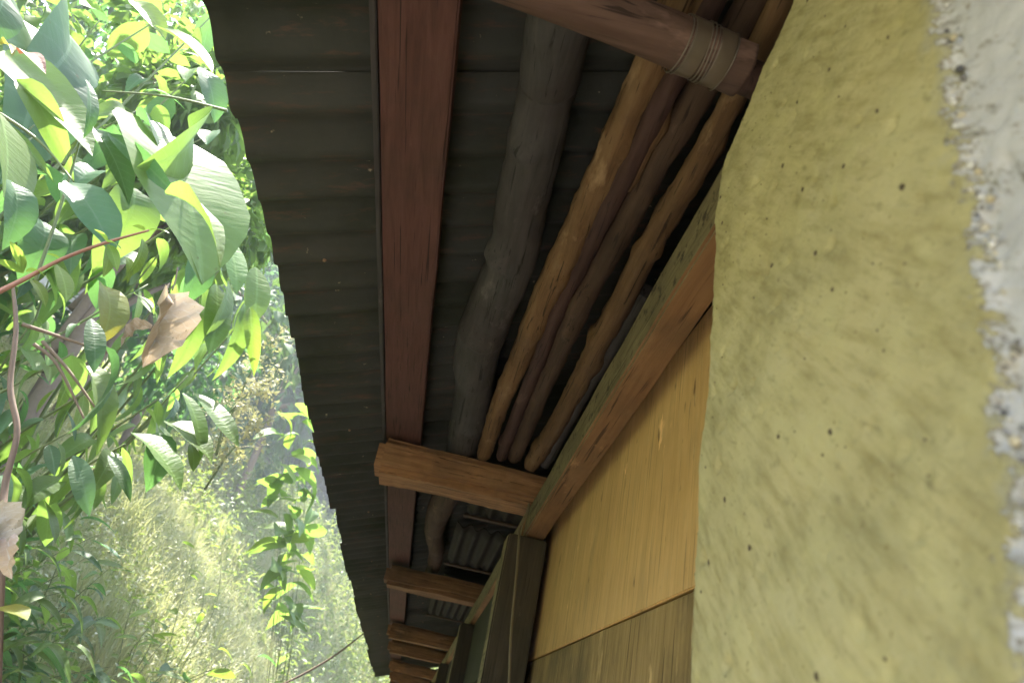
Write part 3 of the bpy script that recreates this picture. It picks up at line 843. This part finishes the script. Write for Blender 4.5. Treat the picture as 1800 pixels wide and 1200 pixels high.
# B: hanging pointed leaves beside the eave
B = shrub('drooping_shrub', 'shrub of long pointed bright green leaves hanging beside the dark eave', groot(-1.9, 3.4),
          tips_px([(440, 400, 2.9), (400, 430, 2.7), (460, 500, 3.0), (380, 520, 2.8), (340, 460, 2.7), (430, 560, 3.0), (300, 420, 2.8)]),
          [L['leaf_l'], L['leaf_l'], L['lime_l']], .2, 10, -1.4, side=.5, rnd=5)
for (u0, v0, u1, v1, y, ro, wd, ms) in [
    (395, 410, 440, 500, 2.2, .2, 1.2, 'leaf_l'), (380, 500, 395, 610, 2.2, .1, 1.3, 'leaf_l'), (400, 490, 412, 600, 2.2, -.3, 1.4, 'leaf_l'),
    (430, 535, 432, 640, 2.2, .3, 1.2, 'leaf_l'), (440, 540, 445, 625, 2.2, 1.0, 1.0, 'lime_l'), (345, 540, 362, 625, 2.2, .3, 1.3, 'leaf_l'),
    (450, 470, 462, 560, 2.3, .3, 1.3, 'leaf_l'), (345, 440, 372, 505, 2.2, .2, 1.3, 'teal_b'), (320, 540, 335, 480, 2.3, .2, 1.0, 'teal_l'),
    (320, 690, 390, 775, 2.0, .3, 1.1, 'leaf_l'), (290, 740, 388, 772, 2.0, .5, 1.1, 'leaf_b'), (230, 760, 345, 815, 1.9, .4, .9, 'leaf_b'),
    (340, 690, 435, 760, 2.1, .4, 1.0, 'leaf_l'), (185, 610, 260, 740, 1.9, -.5, 1.0, 'teal_l'), (280, 760, 290, 835, 2.0, .4, 1.2, 'teal_b'),
    (130, 800, 165, 890, 1.8, .7, 1.0, 'teal_l'), (190, 800, 240, 855, 1.9, .7, .9, 'teal_l'), (140, 640, 245, 720, 2.0, .3, .8, 'leaf_b'),
    (335, 780, 350, 820, 2.0, 0, 1.2, 'leaf_l'), (160, 560, 180, 640, 1.8, .4, 1.0, 'teal_l'), (75, 390, 110, 450, 1.8, .2, 1.6, 'teal_b'),
    (235, 330, 260, 425, 2.0, .3, 1.4, 'leaf_b'), (180, 500, 235, 560, 2.0, .2, 1.4, 'yellow_b')]:
    hero(B, random.choice(L[ms]), u0, v0, u1, v1, y, y*.98, ro, wd)
# C: shrub below, darker, mid left
Cc = shrub('understorey_shrub', 'leafy green shrub below the dry hanging leaf at the left', groot(-1.75, 2.6),
          tips_px([(60, 560, 2.3), (130, 620, 2.2), (200, 660, 2.3), (280, 700, 2.4), (330, 660, 2.5), (40, 700, 2.2), (120, 760, 2.1), (220, 780, 2.2), (20, 820, 2.0), (90, 480, 2.5), (180, 440, 2.6), (260, 500, 2.6)]),
          [L['leaf_b'], L['leaf_l'], L['teal_l']], .16, 20, -.8, rnd=8)
# red stemmed sprig
S = empty('red_stemmed_sprig', at(-30, 530, 1.5)); tag(S, 'red stemmed sprig with small yellow green young leaves', 'sprig')
sp_ = [at(-60, 540, 1.45), at(40, 492, 1.5), at(110, 455, 1.52), at(190, 425, 1.55), at(262, 405, 1.58)]
link('stem', tube_mesh('stem', sp_, [.006, .0055, .0045, .004, .0025], 8, 6, .001, 3), M['stem_red'], S)
for (u0, v0, u1, v1, ro) in [(42, 480, 0, 452, .3), (42, 478, 30, 425, .4), (45, 478, 92, 465, .2), (52, 490, 92, 518, .5), (100, 465, 132, 518, .2), (105, 455, 85, 440, .2),
                              (188, 425, 180, 398, .3), (188, 425, 218, 425, .2), (190, 432, 200, 474, .2), (250, 420, 262, 476, .1), (222, 452, 243, 470, .4), (255, 405, 235, 388, .6), (40, 476, 45, 440, .1), (262, 405, 296, 396, .7), (190, 430, 210, 460, .8)]:
    hero(S, random.choice(L['lime_l']), u0, v0, u1, v1, 1.52, 1.5, ro, 1.25)
# crumpled dry leaf
D = empty('dry_leaf', at(300, 520, 1.7)); tag(D, 'crumpled tan dead leaf hanging among the green ones', 'leaf')
dm = leaf_mesh('dry_blade', wratio=.85, fold=1.3, droop=.35, wave=.03, seed=3, crumple=.28, nseg=14, peak=.6); dm.materials.append(M['leaf_dry'])
dm2 = leaf_mesh('dry_blade', wratio=.55, fold=.9, droop=.5, wave=.03, seed=6, crumple=.2, nseg=12); dm2.materials.append(M['leaf_dry'])
hero(D, dm, 284, 518, 286, 622, 1.7, 1.66, .3, .55).name = 'blade'
hero(D, dm2, 268, 572, 192, 584, 1.68, 1.64, .5, .75).name = 'folded_lobe'
link('leaf_stalk', tube_mesh('leaf_stalk', [at(312, 470, 1.72), at(309, 490, 1.71), at(303, 510, 1.7)], [.002]*3, 6, 4), M['stem_brown'], D)
# dead leaves at the left edge
E1 = empty('dead_leaf', at(0, 900, 1.4)); tag(E1, 'curled brown and tan dead leaf at the lower left edge', 'leaf')
hero(E1, dm, -30, 900, 22, 950, 1.4, 1.38, .5, .7).name = 'blade'
hero(E1, dm2, 22, 935, -5, 1005, 1.4, 1.38, 1.0, 1.0).name = 'torn_tip'
E2 = empty('yellowing_leaf', at(0, 1060, 1.4)); tag(E2, 'rounded yellow green leaf at the bottom left edge of the bank', 'leaf')
o = hero(E2, L['yellow_b'][0], -15, 1070, 52, 1058, 1.45, 1.42, .3, 1.5); o.name = 'blade'
link('leaf_stalk', tube_mesh('leaf_stalk', [at(-40, 1100, 1.5), at(-25, 1080, 1.47), at(-15, 1070, 1.45)], [.002]*3, 6, 4), M['stem'], E2)

# bare brown stems, left
T1 = link('dry_vine', tube_mesh('dry_vine', [at(22, 500, 1.7), at(28, 580, 1.7), at(18, 680, 1.7), at(30, 760, 1.7), at(8, 860, 1.7), at(2, 1010, 1.7), at(-10, 1400, 1.9)], [.004, .006, .007, .007, .008, .008, .008], 8, 8, .001, 2), M['stem_brown'])
tag(T1, 'brown woody vine climbing at the left side of the shrubs', 'vine')
for k, (a, b, c) in enumerate([((60, 605), (100, 640), (150, 740)), ((75, 600), (120, 650), (170, 720)), ((40, 570), (100, 590), (190, 620))]):
    o = link('dry_twig', tube_mesh('dry_twig', [at(*a, 2.0), at(*b, 2.0), at(*c, 2.0)], [.006, .005, .003], 6, 6), M['stem_brown'])
    tag(o, ['grey brown twig slanting under the red stemmed sprig, upper one', 'grey brown twig slanting beside the dry vine, lower one', 'short curved twig in the leaves left of the dry leaf'][k], 'twig')
o = link('fallen_twig', tube_mesh('fallen_twig', [at(470, 1215, 5), at(540, 1180, 5), at(590, 1150, 5), at(640, 1112, 5)], [.006, .007, .006, .003], 6, 6, .002), M['stem_brown'])
tag(o, 'thin bare twig sticking out of the grass toward the roof end', 'twig')

# airy panicles
def panicle(label, pts, seed):
    r = random.Random(seed)
    t = empty('flowering_spray', pts[0]); tag(t, label, 'flower spray', 'pale flower sprays beside the eave')
    link('stem', tube_mesh('stem', pts, [.006, .005, .004, .002][:len(pts)], 6, 5), M['stem'], t)
    mats = []
    for k in range(34):
        u = r.random()**.7*(len(pts)-1); i = min(int(u), len(pts)-2); p = pts[i].lerp(pts[i+1], u-i)
        d = Vector((r.gauss(0, 1), r.gauss(0, 1), r.gauss(.2, .7))).normalized(); ln = r.uniform(.05, .17)
        e = p+d*ln
        link('twiglet', tube_mesh('twiglet', [p, p.lerp(e, .5)+Vector((0, 0, .01)), e], [.0016, .0012, .0008], 4, 2), M['blossom'], t)
        for q in range(9):
            s = p.lerp(e, r.uniform(.35, 1.08)); dd = Vector((r.gauss(0, 1), r.gauss(0, 1), r.gauss(0, 1)))
            mats.append(Matrix.Translation(s+dd*.008) @ frame(dd, r.uniform(0, 3)).to_4x4() @ Matrix.Scale(r.uniform(.012, .03), 4))
    o = joined_leaves('blossoms', L['lime_b'], mats, M['blossom'], t); o['kind'] = 'stuff'
panicle('uppermost airy pale flower spray beside the eave edge', [at(380, 800, 3.6), at(420, 700, 3.5), at(450, 640, 3.4), at(490, 590, 3.4)], 1)
panicle('middle airy pale flower spray below the pointed leaves', [at(380, 800, 3.4), at(400, 730, 3.3), at(440, 690, 3.3), at(475, 668, 3.3)], 2)
panicle('lowest airy pale flower spray over the sunlit grass', [at(360, 860, 3.6), at(400, 800, 3.5), at(440, 760, 3.5), at(480, 735, 3.5)], 3)

# F: mid-distance shrubs by the eave
shrub('bank_shrub', 'bluish green broad leaved shrub on the bank against the eave edge', groot(-.72, 6.6),
      tips_px([(520, 680, 5.6), (500, 730, 5.4), (540, 760, 5.8), (490, 800, 5.5), (540, 830, 5.8), (560, 800, 6.2), (530, 720, 5.8), (520, 790, 5.6), (550, 700, 5.9)]),
      [L['leaf_b'], L['leaf_b'], L['leaf_l'], L['lime_b']], .24, 9, -.4, rnd=11, start=.7, stem_r=.0035)
shrub('bank_shrub', 'smaller broad leaved shrub lower on the sunlit bank', groot(-.8, 7.6),
      tips_px([(520, 1010, 7), (545, 980, 7), (500, 990, 6.8), (560, 1040, 7.2), (530, 950, 7)]),
      [L['leaf_b'], L['leaf_l']], .15, 5, -.3, rnd=12, start=.6, stem_r=.005)
shrub('seedling', 'yellow green seedling lit by the sun in the shaded grass', groot(-1.62, 5.0),
      tips_px([(240, 1040, 4.6), (270, 1090, 4.5), (300, 1070, 4.5), (320, 1100, 4.5), (260, 1120, 4.4)]), [L['lime_l'], L['lime_b']], .12, 6, .1, rnd=13, stem_r=.004, cat='seedling')
shrub('seedling', 'broad pale leaved seedling at the bottom of the bank', groot(-1.45, 4.6),
      tips_px([(400, 1130, 4.4), (430, 1160, 4.4), (385, 1170, 4.4), (455, 1150, 4.4)]), [L['lime_b'], L['teal_b']], .15, 4, .0, rnd=14, stem_r=.004, cat='seedling')
shrub('seedling', 'small bright green seedling beside the brown twig roots', groot(-1.6, 5.8),
      tips_px([(360, 990, 5.8), (390, 960, 5.9), (350, 950, 5.8)]), [L['lime_l']], .13, 5, .1, rnd=15, stem_r=.004, cat='seedling')

# shaded understorey herbs, lower left
HB = [(20, 900), (80, 880), (140, 900), (60, 960), (150, 980), (20, 1000), (110, 1040), (190, 1000), (40, 1110), (120, 1130), (190, 1080), (200, 1170), (90, 1190), (0, 1180), (250, 1180), (170, 940)]
hl = ['creeping herb with narrow green leaves in the shaded lower left', 'low green herb spreading over the shaded bank beneath the shrubs', 'green herb clump at the edge of the sunlit grass']
for k in range(3):
    sub = HB[k::3]
    shrub('bank_herb', hl[k], groot(-1.75+.08*k, 3.0+.2*k), tips_px([(u, v, 2.7+.25*k) for u, v in sub]), [L['leaf_l'], L['teal_l'], L['leaf_l']], .14, 30, -.1, rnd=20+k, stem_r=.004, cat='herb', group='herbs on the shaded bank', spread=.06, start=.05, side=.9)

# ------------------------------------------------------------------ grass and ground cover (stuff)
def blades(name, n, xr, yr, hr, width, mat, seed, lean=.5, dens=None):
    r = np.random.default_rng(seed)
    x = r.uniform(*xr, n*3); y = r.uniform(yr[0]**.5, yr[1]**.5, n*3)**2
    if dens is not None:
        keep = dens(x, y) > r.random(len(x)); x = x[keep]; y = y[keep]
    x = x[:n]; y = y[:n]; n = len(x)
    z = ground_z(x, y)-.02
    h = r.uniform(*hr, n)*(1+.5*np.sin(2.3*x+1.1*y)*np.sin(1.7*y))
    th = r.uniform(0, 2*np.pi, n); la = np.abs(r.normal(0, lean, n)); wd = width*(1+y/7)
    dx = np.cos(th); dy = np.sin(th); px, py = -dy, dx
    P = np.stack([x, y, z], 1); D = np.stack([dx, dy, np.zeros(n)], 1); S = np.stack([px, py, np.zeros(n)], 1); U = np.array([0, 0, 1.])
    V = np.empty((n, 5, 3))
    V[:, 0] = P-S*wd[:, None]; V[:, 1] = P+S*wd[:, None]
    m_ = P+U*(h*.6)[:, None]+D*(h*la*.35)[:, None]
    V[:, 2] = m_-S*(wd*.8)[:, None]; V[:, 3] = m_+S*(wd*.8)[:, None]
    V[:, 4] = P+U*(h*(1-.25*la))[:, None]+D*(h*la)[:, None]
    b = np.arange(n)[:, None]*5
    F = np.concatenate([b+np.array([[0, 1, 3]]), b+np.array([[0, 3, 2]]), b+np.array([[2, 3, 4]])])
    return link(name, mesh_np(name, V.reshape(-1, 3), F), mat)
tag(blades('grass', 190000, (-7.5, -1.0), (1.2, 26), (.12, .45), .0032, M['grass'], 1), 'sunlit pale green and straw grass covering the bank', 'grass', kind='stuff')
def leaf_scatter(name, label, n, xr, yr, zr, size, mat, seed, kinds):
    r = np.random.default_rng(seed); rr = random.Random(seed)
    q = [leaf_mesh('lf', nseg=3, **k) for k in kinds]
    x = r.uniform(*xr, n); y = r.uniform(yr[0]**.5, yr[1]**.5, n)**2
    z = ground_z(x, y)+r.uniform(*zr, n)
    mats = []
    for i in range(n):
        d = Vector((rr.gauss(0, 1), rr.gauss(0, 1), rr.gauss(.1, .5)))
        s = rr.uniform(*size)
        mats.append(Matrix.Translation((x[i], y[i], z[i])) @ frame(d, rr.uniform(-.8, .8)).to_4x4() @ Matrix.Scale(s, 4))
    o = joined_leaves(name, q, mats, mat); tag(o, label, name.replace('_', ' '), kind='stuff'); return o
leaf_scatter('ground_cover', 'small leafy weeds spread through the grass of the bank', 16000, (-4.5, -1.0), (1.6, 4.6), (0, .35), (.03, .10), M['herb'], 2, [LANCE[0], BROAD[0]])

def weeds(name, label, n, xr, yr, hr, mat, seed, ls, per=9):
    r_ = random.Random(seed); q = [leaf_mesh('lf', nseg=3, **LANCE[0]), leaf_mesh('lf', nseg=3, **BROAD[1]), leaf_mesh('lf', nseg=3, **LANCE[3])]; mats = []
    for i in range(n):
        x = r_.uniform(*xr); y = r_.uniform(yr[0]**.5, yr[1]**.5)**2; h = r_.uniform(*hr); b0 = Vector((x, y, gz(x, y)))
        lean = Vector((r_.gauss(0, .3), r_.gauss(0, .3), 1)).normalized()
        for k in range(per):
            d = Vector((r_.gauss(0, 1), r_.gauss(0, 1), r_.gauss(.2, .5)))
            mats.append(Matrix.Translation(b0+lean*h*(k+1)/per+Vector((r_.gauss(0, .02), r_.gauss(0, .02), 0))) @ frame(d, r_.uniform(-.8, .8)).to_4x4() @ Matrix.Scale(ls*r_.uniform(.6, 1.3)*(1.1-.5*k/per), 4))
    o = joined_leaves(name, q, mats, mat); tag(o, label, name.replace('_', ' '), kind='stuff')
weeds('bank_weeds', 'knee high leafy weeds standing in the sunlit grass', 700, (-4.5, -1.0), (4.5, 15), (.15, .5), M['weed'], 31, .09)
weeds('low_weeds', 'ankle high pale green weeds thick on the near bank', 2600, (-3.2, -1.05), (2.6, 7), (.08, .3), M['weed'], 35, .05, 10)
weeds('straw_weeds', 'bleached straw coloured weeds drying on the sunlit bank', 4200, (-5.5, -1.0), (4.2, 18), (.15, .6), M['straw'], 32, .055, 14)
weeds('slope_thicket', 'pale green scrub on the rising slope past the end of the roof', 2600, (-9, 4), (14.5, 30), (.4, 1.4), M['weed'], 33, .2, 12)

# ------------------------------------------------------------------ trees and far foliage
def tree(label, x, y, h, rad, n, ls, seed, mat='far', name='background_tree', base=.25):
    r = random.Random(seed); root = Vector(groot(x, y)); t = empty(name, root); tag(t, label, 'tree', 'trees on the slope beyond the shrubs')
    top = root+Vector((r.uniform(-.4, .4), r.uniform(-.4, .4), h))
    link('trunk', tube_mesh('trunk', [root-Vector((0, 0, .3)), root.lerp(top, .35)+Vector((.1, 0, 0)), root.lerp(top, .7), top], [h*.014, h*.012, h*.009, h*.004], 8, 6, .01), M['bark'], t)
    mats = []; cl = []
    for k in range(26):
        v = Vector((r.gauss(0, .5), r.gauss(0, .5), r.uniform(base, 1.0)))
        c = root+Vector((v.x*rad, v.y*rad, v.z*h)); cl.append((c, rad*r.uniform(.22, .42)))
    for k in range(9):
        c, cr = cl[k]; a = root.lerp(top, r.uniform(.3, .8))
        link('limb', tube_mesh('limb', [a, a.lerp(c, .5)+Vector((0, 0, .1)), c], [h*.009, h*.006, h*.002], 6, 4), M['bark'], t)
    for i in range(n):
        c, cr = r.choice(cl)
        d = Vector((r.gauss(0, 1), r.gauss(0, 1), r.gauss(0, .8))).normalized()
        p = c+d*cr*r.uniform(.5, 1.05)
        dd = (d+Vector((r.gauss(0, .5), r.gauss(0, .5), -.5))).normalized()
        mats.append(Matrix.Translation(p) @ frame(dd, r.uniform(-.7, .7)).to_4x4() @ Matrix.Scale(ls*r.uniform(.7, 1.3), 4))
    q = [leaf_mesh('lf', nseg=3, **BROAD[0]), leaf_mesh('lf', nseg=3, **LANCE[1])]
    o = joined_leaves('crown', q, mats, M[mat], t)
tree('young leafy tree right behind the broad leaved shrub, upper left', -3.3, 5.6, 4.6, 1.4, 6000, .17, 1, 'leaf', base=.45)
tree('leafy tree further back behind the hanging pointed leaves', -4.2, 7.5, 5.0, 1.8, 5200, .19, 2, 'leaf_teal')
tree('green tree rising beyond the airy flower sprays', -5.6, 12.5, 6.5, 2.2, 5200, .24, 3, 'far')
tree('tree highest up the left slope', -8.0, 8.5, 5.5, 2.6, 5200, .25, 4, 'far')
tree('distant bushy tree past the end of the house roof', -5.2, 18.5, 7.5, 3.0, 5200, .32, 5, 'far')
tree('distant tree farthest up the valley near the eave line', -9.0, 26, 11, 4.5, 5200, .45, 6, 'leaf_teal')
tree('low tree on the bank directly left of the camera', -4.4, 2.2, 3.6, 1.5, 4000, .17, 7, 'leaf_teal')
tree('slim tree added to shade the lower left bank', -2.25, 3.75, 3.9, .75, 3600, .14, 8, 'leaf', base=.62)  # added tree, crown placed to shade the bank below
# wooded hillside closing the valley
r = np.random.default_rng(9); rr = random.Random(9)
q = [leaf_mesh('lf', nseg=3, **BROAD[0])]; mats = []
for k in range(230):
    cx, cy = rr.uniform(-42, 14), rr.uniform(30, 55); hz = rr.uniform(3, 9)+max(0, (cy-30))*.22
    cz = gz(cx, cy)+hz*.6; R_ = rr.uniform(2, 3.6)
    for i in range(110):
        d = Vector((rr.gauss(0, 1), rr.gauss(0, 1), rr.gauss(0, 1))).normalized()
        mats.append(Matrix.Translation(Vector((cx, cy, cz))+Vector((d.x*R_, d.y*R_, d.z*hz*.7))) @ frame(d+Vector((0, 0, -.4)), rr.uniform(-1, 1)).to_4x4() @ Matrix.Scale(rr.uniform(.8, 1.5), 4))
o = joined_leaves('far_wood', q, mats, M['far']); tag(o, 'blue green wooded hillside closing the valley behind', 'wood', kind='stuff')

# ------------------------------------------------------------------ added air volume imitating lens veil over the foliage
bm = bmesh.new(); box_bm(bm, (-232, -232, -4), (232, 272, 48))
hz_ = link('lens_veil', bm_mesh('lens_veil', bm)); hz_['kind'] = 'stuff'
hm_ = bpy.data.materials.new('lens_veil'); hm_.use_nodes = True; n_ = hm_.node_tree.nodes; n_.remove(n_['Principled BSDF'])
pv = n_.new('ShaderNodeVolumePrincipled'); pv.inputs['Density'].default_value = .007; pv.inputs['Color'].default_value = (.9, .95, 1, 1)
hm_.node_tree.links.new(pv.outputs[0], n_['Material Output'].inputs['Volume']); hz_.data.materials.append(hm_)
